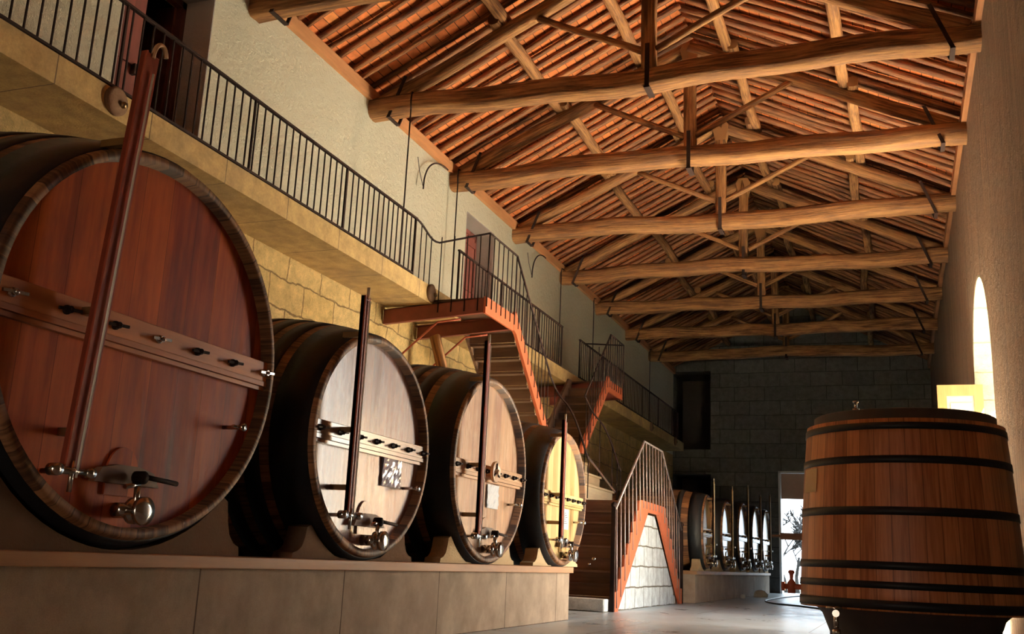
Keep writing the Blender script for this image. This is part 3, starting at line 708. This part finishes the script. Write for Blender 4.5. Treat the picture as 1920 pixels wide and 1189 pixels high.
# ---------------------------------------------------------------- barrels
def barrel(yc, zc, a, b, label, key, xf=-3.86, length=2.15, bulge=.17, board=None, barz=None, bolts=8, paper=None, far=False, group=None, mouth=None):
    """a,b: half width / half height of the inner head; chime ring outside it"""
    T = thing('wine_barrel', (xf - length / 2, yc, .62), label, 'barrel', group)
    ch = .062 if not far else .05                    # chime thickness
    N = 72 if not far else 40
    nst = int(2 * PI * b / .11)
    def R_(t):                                       # outer radii at t in 0..1 from the front
        q = bulge * (1 - (2 * t - 1) ** 2); return (a + ch + q, b + ch + q)
    prof = []
    for k in range(15):
        t = 1 - k / 14; prof.append((xf - length * t, R_(t)))
    prof += [(xf + .012, (a + ch - .01, b + ch - .01)), (xf + .012, (a + .008, b + .008)), (xf - .075, (a, b)), (xf - .076, (a * .97, b * .97))]
    build('staves', MB().lathe((0, yc, zc), 'x', prof, n=N, nst=nst), M['stave_dark'], T)
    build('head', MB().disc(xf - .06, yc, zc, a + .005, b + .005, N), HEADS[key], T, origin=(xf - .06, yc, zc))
    build('rear_head', MB().disc(xf - length + .02, yc, zc, a + ch, b + ch, N, True), M['stave_dark'], T)
    bands = ((.010, .125), (.17, .055), (.26, .05), (.35, .035), (.62, .035), (.70, .05), (.81, .055), (.93, .06)) if not far else ((.012, .12), (.2, .05), (.8, .05))
    for t0, w in bands:
        pr = []
        for e in (0, .5, 1):
            t = t0 + w * e; ra, rb = R_(t); pr.append((xf - length * t, (ra + .009, rb + .009)))
        t = t0; ra, rb = R_(t0); ta, tb = R_(t0 + w)
        pr = [(xf - length * t0, (ra - .004, rb - .004))] + pr + [(xf - length * (t0 + w), (ta - .004, tb - .004))]
        build('hoop', MB().lathe((0, yc, zc), 'x', pr, n=N), M['hoop'], T)
    # saddles
    for xs in ((xf - .08, xf - .24), (xf - length + .22, xf - length + .06)):
        sd = MB(); tm = (xf - (xs[0] + xs[1]) / 2) / length; ra, rb = R_(tm); ra += .012; rb += .012
        P = []; hw = min(a * .80, a + .02)
        nseg = 16
        for k in range(nseg + 1):
            u = -hw + 2 * hw * k / nseg; P.append((yc + u, zc - rb * math.sqrt(max(0, 1 - (u / ra) ** 2))))
        z0 = .621
        P = [(u, max(v, z0 + .012)) for u, v in P]
        hg = P[-1][1] - z0; A_ = [(.05, .93), (.07, .6), (.10, .36), (.15, .22), (.21, .16), (.22, 0)]
        P += [(yc + hw + u, z0 + hg * q) for u, q in A_] + [(yc - hw - u, z0 + hg * q) for u, q in A_[::-1]]
        sd.prism(P, 'x', xs[0], xs[1]); build('saddle', sd, M['saddle'] if key in ('v3', 'v4', 'v5') else M['saddle_dark'], T)
    # crossbar with wing bolts
    zb = barz; hb = .062 if key != 'v1' else .075
    xb = xf - .055
    half = a * math.sqrt(max(0, 1 - ((zb - zc) / b) ** 2)) + .0
    cb = MB().box(xb, xf - .012, yc - half + .01, yc + half + (.03 if not far else 0), zb - hb + .02, zb + hb)
    CB = build('crossbar', cb, BARS[key], T, bevel=.004 if not far else 0)
    build('moulding', MB().box(xb, xf - .022, yc - half + .01, yc + half + .02, zb - hb - .04, zb - hb - .015).box(xb, xf - .006, yc - half + .01, yc + half + .02, zb - hb - .012, zb - hb + .018), BARS[key], CB)
    if not far or True:
        nb = bolts
        for k in range(nb):
            y = yc - half * .96 + 2 * half * .965 * (k + .1) / (nb - .9) if nb > 1 else yc
            y = min(y, yc + half - .01)
            w = MB().lathe((0, y, zb), 'x', [(xf - .012, .024), (xf + .004, .024), (xf + .004, .011), (xf + .035, .011), (xf + .04, .0005)], n=10)
            w.bar((xf + .02, y - .075, zb - .006), (xf + .02, y + .075, zb + .006), .012, .016)
            w.lathe((0, y, zb), 'x', [(xf + .01, .018), (xf + .028, .018)], n=10, caps=True)
            build('wing_bolt', w, M['iron'] if (key != 'v1' or k % 3) else M['chrome'], CB)
    # gauge board: U-shaped post in front of the head, with the sight tube
    if board:
        by, z0, z1, w = board
        g = thing('gauge_board', (0, 0, 0), None, None); bpy.data.objects.remove(g)
        xg = xf + .10
        tl = .15 if key == 'v1' else 0.0          # the first board leans a little
        gb = MB()
        for (xa_, xb_, oa, ob) in ((xg, xg + .03, -w / 2, w / 2), (xg, xg + .042, -w / 2, -w / 2 + .010)):
            gb.hexa([(xa_, by + oa - tl / 2, z0), (xb_, by + oa - tl / 2, z0), (xb_, by + ob - tl / 2, z0), (xa_, by + ob - tl / 2, z0), (xa_, by + oa + tl / 2, z1), (xb_, by + oa + tl / 2, z1), (xb_, by + ob + tl / 2, z1), (xa_, by + ob + tl / 2, z1)])
        G = build('gauge_board', gb, M['tread_light'] if far else M['boardred'], T)
        build('sight_tube', MB().tube([(xg + .042, by + .02 - tl / 2, z0 - .05), (xg + .042, by + .02 + tl * .45, z0 + (z1 - z0) * (.95 if key == 'v1' else .98))], .0065, 8), M['glass'], G)
        for z in (z0 + .18, zb + .02 if zb else z0 + .5, zc + b - .03):
            build('standoff', MB().box(xf - .05, xg, by - .02, by + .02, z - .02, z + .02), M['brass'], G)
        if key == 'v1':
            build('top_hook', MB().tube(bez((xg + .03, by + .08, z1 - .02), (xg + .03, by + .08, z1 + .10), (xg + .03, by + .17, z1 + .12), (xg + .03, by + .18, z1 + .03), 10), .013, 8), M['copper'], G)
        else:
            build('tube_tip', MB().tube([(xg + .03, by + .005, z1 - .02), (xg + .03, by + .005, z1 + .07)], .013, 8), M['leafpanel'], G)
        by -= tl / 2
        tp = MB().tube([(xg + .03, by - .10, z0 - .02), (xg + .03, by + .10, z0 - .02)], .018, 8)
        tp.lathe((0, by - .11, z0 - .02), 'x', [(xg + .0, .0005), (xg + .0, .03), (xg + .06, .03), (xg + .06, .0005)], n=12)
        tp.lathe((0, by + .11, z0 - .02), 'x', [(xg + .0, .0005), (xg + .0, .026), (xg + .06, .026), (xg + .06, .0005)], n=12)
        tp.tube([(xf - .06, by, z0 - .02), (xg + .03, by, z0 - .02)], .014, 8).tube([(xg + .03, by, z0 + .03), (xg + .03, by, z0 - .12)], .012, 8)
        build('gauge_tap', tp, M['chrome'], G)
    # manhole door near the foot, with its yoke and lever
    my = yc + (mouth or 0); mz = zc - b * .74
    door = [(my - .12, mz - .10), (my + .12, mz - .10)] + [(my + .12 * math.cos(q * PI / 10), mz + .02 + .14 * math.sin(q * PI / 10)) for q in range(11)]
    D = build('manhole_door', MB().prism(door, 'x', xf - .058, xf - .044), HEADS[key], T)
    yk = MB().prism([(my - .25, mz - .04), (my + .25, mz - .04), (my + .20, mz + .035), (my + .08, mz + .06), (my - .08, mz + .06), (my - .20, mz + .035)], 'x', xf - .044, xf + .0)
    build('yoke', yk, M['tread'], D)
    build('screw_lever', MB().tube([(xf + .07, my - .02, mz + .01), (xf + .08, my + .30, mz - .01)], .014, 8).lathe((0, my + .02, mz), 'x', [(xf + .03, .035), (xf + .09, .035), (xf + .1, .0005)], n=12), M['iron'], D)
    # big bottom tap
    tz = mz - .17 * (b / 1.03) - .01
    v = MB().tube([(xf - .06, my, tz), (xf + .10, my, tz)], .042, 14).lathe((0, my, tz), 'x', [(xf + .05, .0005), (xf + .05, .07), (xf + .075, .07), (xf + .075, .045), (xf + .11, .045), (xf + .11, .075), (xf + .14, .075), (xf + .15, .03), (xf + .15, .0005)], n=20)
    v.tube([(xf + .07, my, tz), (xf + .07, my, tz + .13)], .018, 10).tube([(xf + .07, my - .10, tz + .12), (xf + .07, my + .01, tz + .14)], .014, 8)
    v.lathe((xf + .07, 0, tz), 'y', [(my - .14, .0005), (my - .14, .035), (my - .11, .035), (my - .06, .025), (my - .03, .025)], n=14)
    build('bottom_tap', v, M['chrome'], T)
    # small sample tap
    sy, sz = yc + a * .70, zc - b * .36
    s_ = MB().tube([(xf - .06, sy, sz), (xf + .09, sy, sz)], .013, 8).tube([(xf + .06, sy - .07, sz), (xf + .06, sy + .03, sz)], .010, 8).lathe((0, sy, sz), 'x', [(xf + .075, .0005), (xf + .075, .024), (xf + .10, .024), (xf + .10, .0005)], n=12)
    build('sample_tap', s_, M['chrome'], T)
    if paper:
        py, pz, pw, ph, crumple = paper
        n_ = 10; g = MB(); bse = len(g.v)
        rnd = random.Random(int(py * 100))
        for i in range(n_ + 1):
            for j in range(n_ + 1):
                g.v.append((xf - .045 + (rnd.uniform(0, .010) if crumple else .002 * math.sin(i)), py + pw * (i / n_ - .5), pz + ph * (j / n_ - .5)))
        for i in range(n_):
            for j in range(n_): g.face([i * (n_ + 1) + j, (i + 1) * (n_ + 1) + j, (i + 1) * (n_ + 1) + j + 1, i * (n_ + 1) + j + 1])
        k_ = len(g.v); g.v += [(xf - .056, py - pw / 2, pz - ph / 2), (xf - .056, py + pw / 2, pz - ph / 2), (xf - .056, py + pw / 2, pz + ph / 2), (xf - .056, py - pw / 2, pz + ph / 2)]; g.face([k_, k_ + 3, k_ + 2, k_ + 1])
        P_ = build('notice_sheet', g, M['plastic'] if crumple == 2 else M['paper'], T); P_['label'] = 'white sheet pinned to the head'
        if not crumple:
            ln = MB()
            for q in range(6): ln.box(xf - .0425, xf - .042, py - pw * .32, py + pw * (.05 + .25 * ((q * 7) % 3) / 2), pz + ph * (.3 - .1 * q) - .003, pz + ph * (.3 - .1 * q) + .003)
            build('text_lines', ln, M['iron'], P_)
    if key == 'v3':
        w = MB().lathe((0, yc - .03, zb), 'x', [(xf + .035, .0005), (xf + .035, .105), (xf + .06, .11), (xf + .07, .095), (xf + .06, .08), (xf + .06, .03), (xf + .09, .025), (xf + .09, .0005)], n=28)
        build('medallion', w, BARS['v3'], CB)
        for an in range(3):
            aa = PI / 2 + an * 2 * PI / 3
            build('medallion_spoke', MB().bar((xf + .068, yc - .03, zb), (xf + .068, yc - .03 + .09 * math.cos(aa), zb + .09 * math.sin(aa)), .012, .012), M['iron'], CB)
    return T
M['plastic'] = m_plain('wrinkled_plastic_sleeve', (.62, .55, .62), .12)
barrel(4.50, 1.765, 1.10, 1.01, 'largest barrel, nearest, with dark red varnished head and tall red gauge board', 'v1', board=(3.95, 1.02, 3.29, .11), barz=1.80, bolts=7, group='near barrels', bulge=.19, length=2.3, mouth=-.08)
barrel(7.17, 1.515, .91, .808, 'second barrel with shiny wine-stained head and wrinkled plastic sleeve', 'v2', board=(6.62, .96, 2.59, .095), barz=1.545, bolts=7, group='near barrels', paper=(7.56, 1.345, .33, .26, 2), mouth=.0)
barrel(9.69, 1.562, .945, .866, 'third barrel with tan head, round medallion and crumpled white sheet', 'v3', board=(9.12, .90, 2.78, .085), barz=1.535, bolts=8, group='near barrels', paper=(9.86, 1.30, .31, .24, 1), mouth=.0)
barrel(12.19, 1.45, .835, .752, 'fourth barrel with honey-yellow head and flat white notice, beside the stairs', 'v4', board=(11.70, .95, 2.36, .08), barz=1.44, bolts=8, group='near barrels', paper=(12.38, 1.20, .27, .25, 0), mouth=.1)
FAR = [(21.68, .72, .75, 2.45), (24.28, .86, .77, 2.50), (27.0, .98, .84, 2.75), (29.62, 1.02, .88, 2.70), (31.95, 1.02, .90, 2.9)]
for i, (yc, a, b, zt) in enumerate(FAR):
    nm = ['nearest of the five far barrels, just beyond the crossing stair', 'second of the five far barrels, with tall thin gauge board', 'middle of the five far barrels', 'fourth far barrel, next to last in the row', 'last far barrel, next to the bright doorway']
    barrel(yc, .68 + b, a - .05, b - .05, 'pale-headed ' + nm[i], 'v5', xf=-3.70, length=2.2, bulge=.13, board=(yc - a * .1, .95, zt, .06), barz=.68 + b * .98, bolts=4, far=True, group='far barrels', mouth=.2)

# ---------------------------------------------------------------- upright vat on the right
V = thing('upright_vat', (.09, 10.0, 0), 'big upright conical wooden vat with black hoops on a dark pedestal at right', 'vat')
VX, VY = .09, 10.02
z0, z1 = .40, 2.0
def vr(z): return .950 - (.950 - .855) * max(0, (z - .40)) / 1.62 + .012 * math.sin(PI * min(1, max(0, (z - .4) / 1.62)))
prof = [(z0, .90)] + [(z0 + (z1 - z0) * k / 12, vr(z0 + (z1 - z0) * k / 12)) for k in range(13)] + [(z1, vr(z1) - .05), (z1 - .06, vr(z1) - .055), (z1 - .06, .0005)]
build('staves', MB().lathe((VX, VY, 0), 'z', prof, n=96, nst=44), M['stave_mid'], V)
build('bottom', MB().lathe((VX, VY, 0), 'z', [(z0 + .03, .0005), (z0 + .03, .9)], n=48), M['tread'], V)
for za, zb_ in ((1.905, 1.965), (1.615, 1.68), (1.18, 1.25), (.735, .80), (.582, .64), (.415, .49)):
    build('hoop', MB().lathe((VX, VY, 0), 'z', [(za, vr(za) - .002), (za, vr(za) + .008), (zb_, vr(zb_) + .008), (zb_, vr(zb_) - .002)], n=96), M['hoop'], V)
lid = MB().lathe((VX, VY, 0), 'z', [(z1 - .07, .79), (2.09, .79), (2.10, .77), (2.105, .0005)], n=64)
LD = build('lid', lid, M['slate'], V)
build('lid_plank', MB().lathe((VX - .28, VY - .1, 0), 'z', [(2.09, .26), (2.13, .26), (2.135, .0005)], n=32), M['tread_light'], LD)
lv = MB().lathe((VX - .40, VY - .3, 0), 'z', [(2.13, .03), (2.165, .03), (2.165, .014), (2.22, .014), (2.22, .026), (2.235, .026), (2.24, .0005)], n=14)
build('lid_valve', lv, M['chrome'], LD)
# manhole handle and valves on the hall side (left)
xe = VX - .95
build('side_bar', MB().box(xe - .17, xe + .12, VY - .05, VY + .02, .975, 1.035).tube([(xe - .25, VY - .02, 1.005), (xe - .1, VY - .02, 1.005)], .012, 8), M['tread'], V)
rv = MB().tube([(xe + .1, VY, .55), (xe - .14, VY, .55)], .026, 10).lathe((xe - .08, VY, 0), 'z', [(.49, .0005), (.49, .035), (.58, .04), (.62, .015), (.66, .02), (.68, .032), (.70, .02), (.70, .0005)], n=14).lathe((0, VY, .55), 'x', [(xe - .17, .0005), (xe - .17, .042), (xe - .14, .042), (xe - .14, .0005)], n=14)
build('side_valve', rv, M['redpaint'], V)
ov = MB().tube([(VX - .60, VY - .62, .36), (VX - .60, VY - .80, .36)], .03, 12).tube([(VX - .60, VY - .76, .36), (VX - .60, VY - .76, .24)], .022, 10).lathe((VX - .60, VY - .76, 0), 'z', [(.19, .0005), (.19, .034), (.23, .034), (.23, .02)], n=14).tube([(VX - .68, VY - .78, .40), (VX - .55, VY - .78, .41)], .012, 8)
build('drain_valve', ov, M['chrome'], V)
build('label_plate', MB().prism([(VX - .925, 1.43), (VX - .80, 1.43), (VX - .80, 1.62), (VX - .925, 1.62)], 'y', VY - .335, VY - .33), M['saddle'], V) if False else None
pp = MB()                                      # pale plate curved round the stave surface
for k in range(6):
    a0, a1 = math.radians(196 + k * 3), math.radians(199 + k * 3)
    for zz0, zz1 in ((1.39, 1.60),):
        P = [(VX + (vr(z) + .006) * math.cos(q), VY + (vr(z) + .006) * math.sin(q), z) for q, z in ((a0, zz0), (a1, zz0), (a1, zz1), (a0, zz1))]
        b_ = len(pp.v); pp.v += P; pp.face([b_, b_ + 1, b_ + 2, b_ + 3])
build('label_plate', pp, M['saddle'], V)
pd = thing('vat_pedestal', (VX, VY, 0), 'dark round masonry pedestal carrying the upright vat', 'pedestal')
build('pedestal_body', MB().lathe((VX, VY, 0), 'z', [(0, .70), (.06, .70), (.18, .70), (.34, .76), (.40, .82), (.428, .82), (.428, .0005)], n=64), M['slate'], pd)
build('pedestal_foot', MB().lathe((VX, VY, 0), 'z', [(0, .0005), (0, .73), (.05, .73), (.06, .68)], n=64), M['slate'], pd)

# ---------------------------------------------------------------- loose things on the floor
hz = .016
pth = [(-1.38, 20.6, hz), (-1.5, 21.3, hz), (-1.95, 22.2, hz), (-2.5, 22.9, hz), (-2.85, 24.2, hz), (-2.95, 26.0, hz), (-2.9, 29.0, hz), (-2.7, 31.6, hz), (-2.3, 32.3, hz), (-1.4, 32.4, hz), (0, 32.0, hz)]
sm = []
for i in range(len(pth) - 1):
    p0, p1, p2, p3 = [Vector(pth[max(0, min(len(pth) - 1, i + q))]) for q in (-1, 0, 1, 2)]
    for k in range(8):
        t = k / 8; sm.append(.5 * ((2 * p1) + (p2 - p0) * t + (2 * p0 - 5 * p1 + 4 * p2 - p3) * t * t + (3 * p1 - p0 - 3 * p2 + p3) * t ** 3))
sm = [Vector((p.x, p.y, max(p.z, hz))) for p in sm]
tag(build('hose', MB().tube(sm, .016, 8), M['hose']), 'dark hose looping across the floor between the vat and the far door', 'hose')
def crumple(c, r, h, seed, n=14, m=8):
    rnd = random.Random(seed); rs = []
    for i in range(m):
        t = i / (m - 1); rr = r * math.cos(t * PI / 2 * .96) ** .6; ring = []
        for k in range(n):
            q = rr * rnd.uniform(.8, 1.12); an = 2 * PI * k / n; ring.append((c[0] + q * math.cos(an), c[1] + q * math.sin(an) * 1.3, h * math.sin(t * PI / 2) * rnd.uniform(.9, 1.1) + .002))
        rs.append(ring)
    return MB().rings(rs)
tag(build('plastic_bag', crumple((-3.45, 28.3, 0), .19, .17, 3), M['white_cloth']), 'crumpled white bag on the floor in front of the far plinth', 'bag')
tag(build('paper_scrap', crumple((-3.6, 26.0, 0), .07, .10, 5), M['white_cloth']), 'small white scrap on the floor left of the white bag', 'scrap')
# small lamp on the stair riser
T = thing('step_light', (-4.42, 14.5, .74), 'small round white light on the dark stair risers, behind the plinth end', 'light')
build('step_light_body', MB().lathe((-4.42, 0, .74), 'y', [(15.52, .0005), (15.52, .03), (15.58, .03), (15.58, .0005)], n=14).lathe((-4.47, 0, .66), 'y', [(15.45, .0005), (15.45, .02), (15.50, .02)], n=12), M['chrome'], T)

# ---------------------------------------------------------------- outside
g = MB().box(-60, 60, -60, 120, -.42, -.32)
tag(build('ground', g, M['grass']), 'pale dry ground outside the far door', 'ground', kind='structure')
def tree(x, y, h, seed, label):
    rnd = random.Random(seed); T = thing('bare_tree', (x, y, -.32), label, 'tree', 'bare trees outside the far door')
    trunk = MB(); br = MB()
    def grow(p, d, L, r, depth):
        pts = [p]; q = Vector(p); dd = Vector(d)
        for k in range(4):
            dd = (dd + Vector((rnd.uniform(-.22, .22), rnd.uniform(-.22, .22), rnd.uniform(-.08, .16)))).normalized(); q = q + dd * L / 4; pts.append(q.copy())
        (trunk if depth == 0 else br).tube(pts, [max(.022, r * (1 - .13 * k)) for k in range(5)], 5 if depth else 8)
        if depth < 5:
            for _ in range(3 if depth < 4 else 4):
                s = pts[rnd.choice((2, 3, 4, 4))]; nd = (dd + Vector((rnd.uniform(-1, 1), rnd.uniform(-1, 1), rnd.uniform(-.35, .75)))).normalized()
                grow(s, nd, L * rnd.uniform(.55, .8), r * .5, depth + 1)
    grow(Vector((x, y, -.32)), Vector((0, 0, 1)), h * .3, .10, 0)
    build('trunk', trunk, M['bark'], T); o = build('branches', br, M['bark'], T); o['kind'] = 'stuff'
tree(-4.1, 41.5, 4.6, 3, 'leafless tree seen through the far door, its twigs against the bright sky')
tree(-4.05, 46, 5.5, 8, 'leafless tree standing farther back outside the far door')

# ---------------------------------------------------------------- light
W = bpy.data.worlds.new('World'); bpy.context.scene.world = W; W.use_nodes = True
nt = W.node_tree; bg = nt.nodes['Background']; bg.inputs[0].default_value = (.74, .88, 1.0, 1); bg.inputs[1].default_value = 5.0
def area(name, loc, rot, sx, sy, power, color, spread=180):
    l = bpy.data.lights.new(name, 'AREA'); l.shape = 'RECTANGLE'; l.size = sx; l.size_y = sy; l.energy = power; l.color = color; l.spread = math.radians(spread)
    o = bpy.data.objects.new(name, l); C.objects.link(o); o.location = loc; o.rotation_euler = rot; return o
# daylight through the arched doorway on the right
dl = area('daylight_right_door', (XR + 2.6, 16.6, 2.6), (0, 0, 0), 4.5, 5.0, 720, (1.0, .90, .72), 130)
dl.rotation_euler = Vector((-1, -.42, .22)).to_track_quat('-Z', 'Y').to_euler()
# daylight through the far door
def portal(name, loc, d, sx, sy):
    o = area(name, loc, (0, 0, 0), sx, sy, 1, (1, 1, 1)); o.data.cycles.is_portal = True
    o.rotation_euler = Vector(d).to_track_quat('-Z', 'Y').to_euler()
portal('sky_portal_right_door', (XR + .62, (DA + DB) / 2, 2.45), (-1, 0, 0), 4.9, 3.1)
portal('sky_portal_far_door', (-2.68, YB + .62, 1.52), (0, -1, 0), 1.75, 3.04)
# sunlight falling through the arched doorway onto the floor behind the vat
sd = Vector((-.36, .06, -.83)).normalized(); tgt = Vector((XR + .3, (DA + DB) / 2, 2.3)); rr_ = 20.0
s = bpy.data.lights.new('sunbeam_right_door', 'SPOT'); s.energy = 850 * 4 * PI * rr_ ** 2; s.shadow_soft_size = .12; s.color = (1.0, .78, .50)
s.spot_size = math.radians(18); s.spot_blend = .05
so = bpy.data.objects.new('sunbeam_right_door', s); C.objects.link(so); so.location = tgt - sd * rr_
so.rotation_euler = sd.to_track_quat('-Z', 'Y').to_euler()
area('warm_front_fill', (-2.55, Y0 - .7, 1.15), (math.radians(90), 0, 0), 1.3, 2.2, 110, (1.0, .66, .38))  # warm fill lamp added at an unseen opening behind the camera

# ---------------------------------------------------------------- camera
cam = bpy.data.cameras.new('camera'); co = bpy.data.objects.new('camera', cam); C.objects.link(co)
cam.sensor_width = 36; cam.lens = 1895 / 1920 * 36; cam.clip_start = .05; cam.clip_end = 300
ya, pi_, ro = .3663, .23516, -.04582
Rm = Matrix.Rotation(ya, 3, 'Z') @ Matrix.Rotation(pi_, 3, 'X') @ Matrix.Rotation(ro, 3, 'Y')
right, fwd, up = Rm.col[0], Rm.col[1], Rm.col[2]
M4 = Matrix((right, up, -fwd)).transposed().to_4x4(); M4.translation = Vector((0, 0, .68))
co.matrix_world = M4
sc = bpy.context.scene; sc.camera = co
vs = sc.view_settings; sc.display_settings.display_device = 'sRGB'; vs.view_transform = 'Standard'; vs.look = 'None'; vs.gamma = 1; vs.use_curve_mapping = False; vs.exposure = 0.3
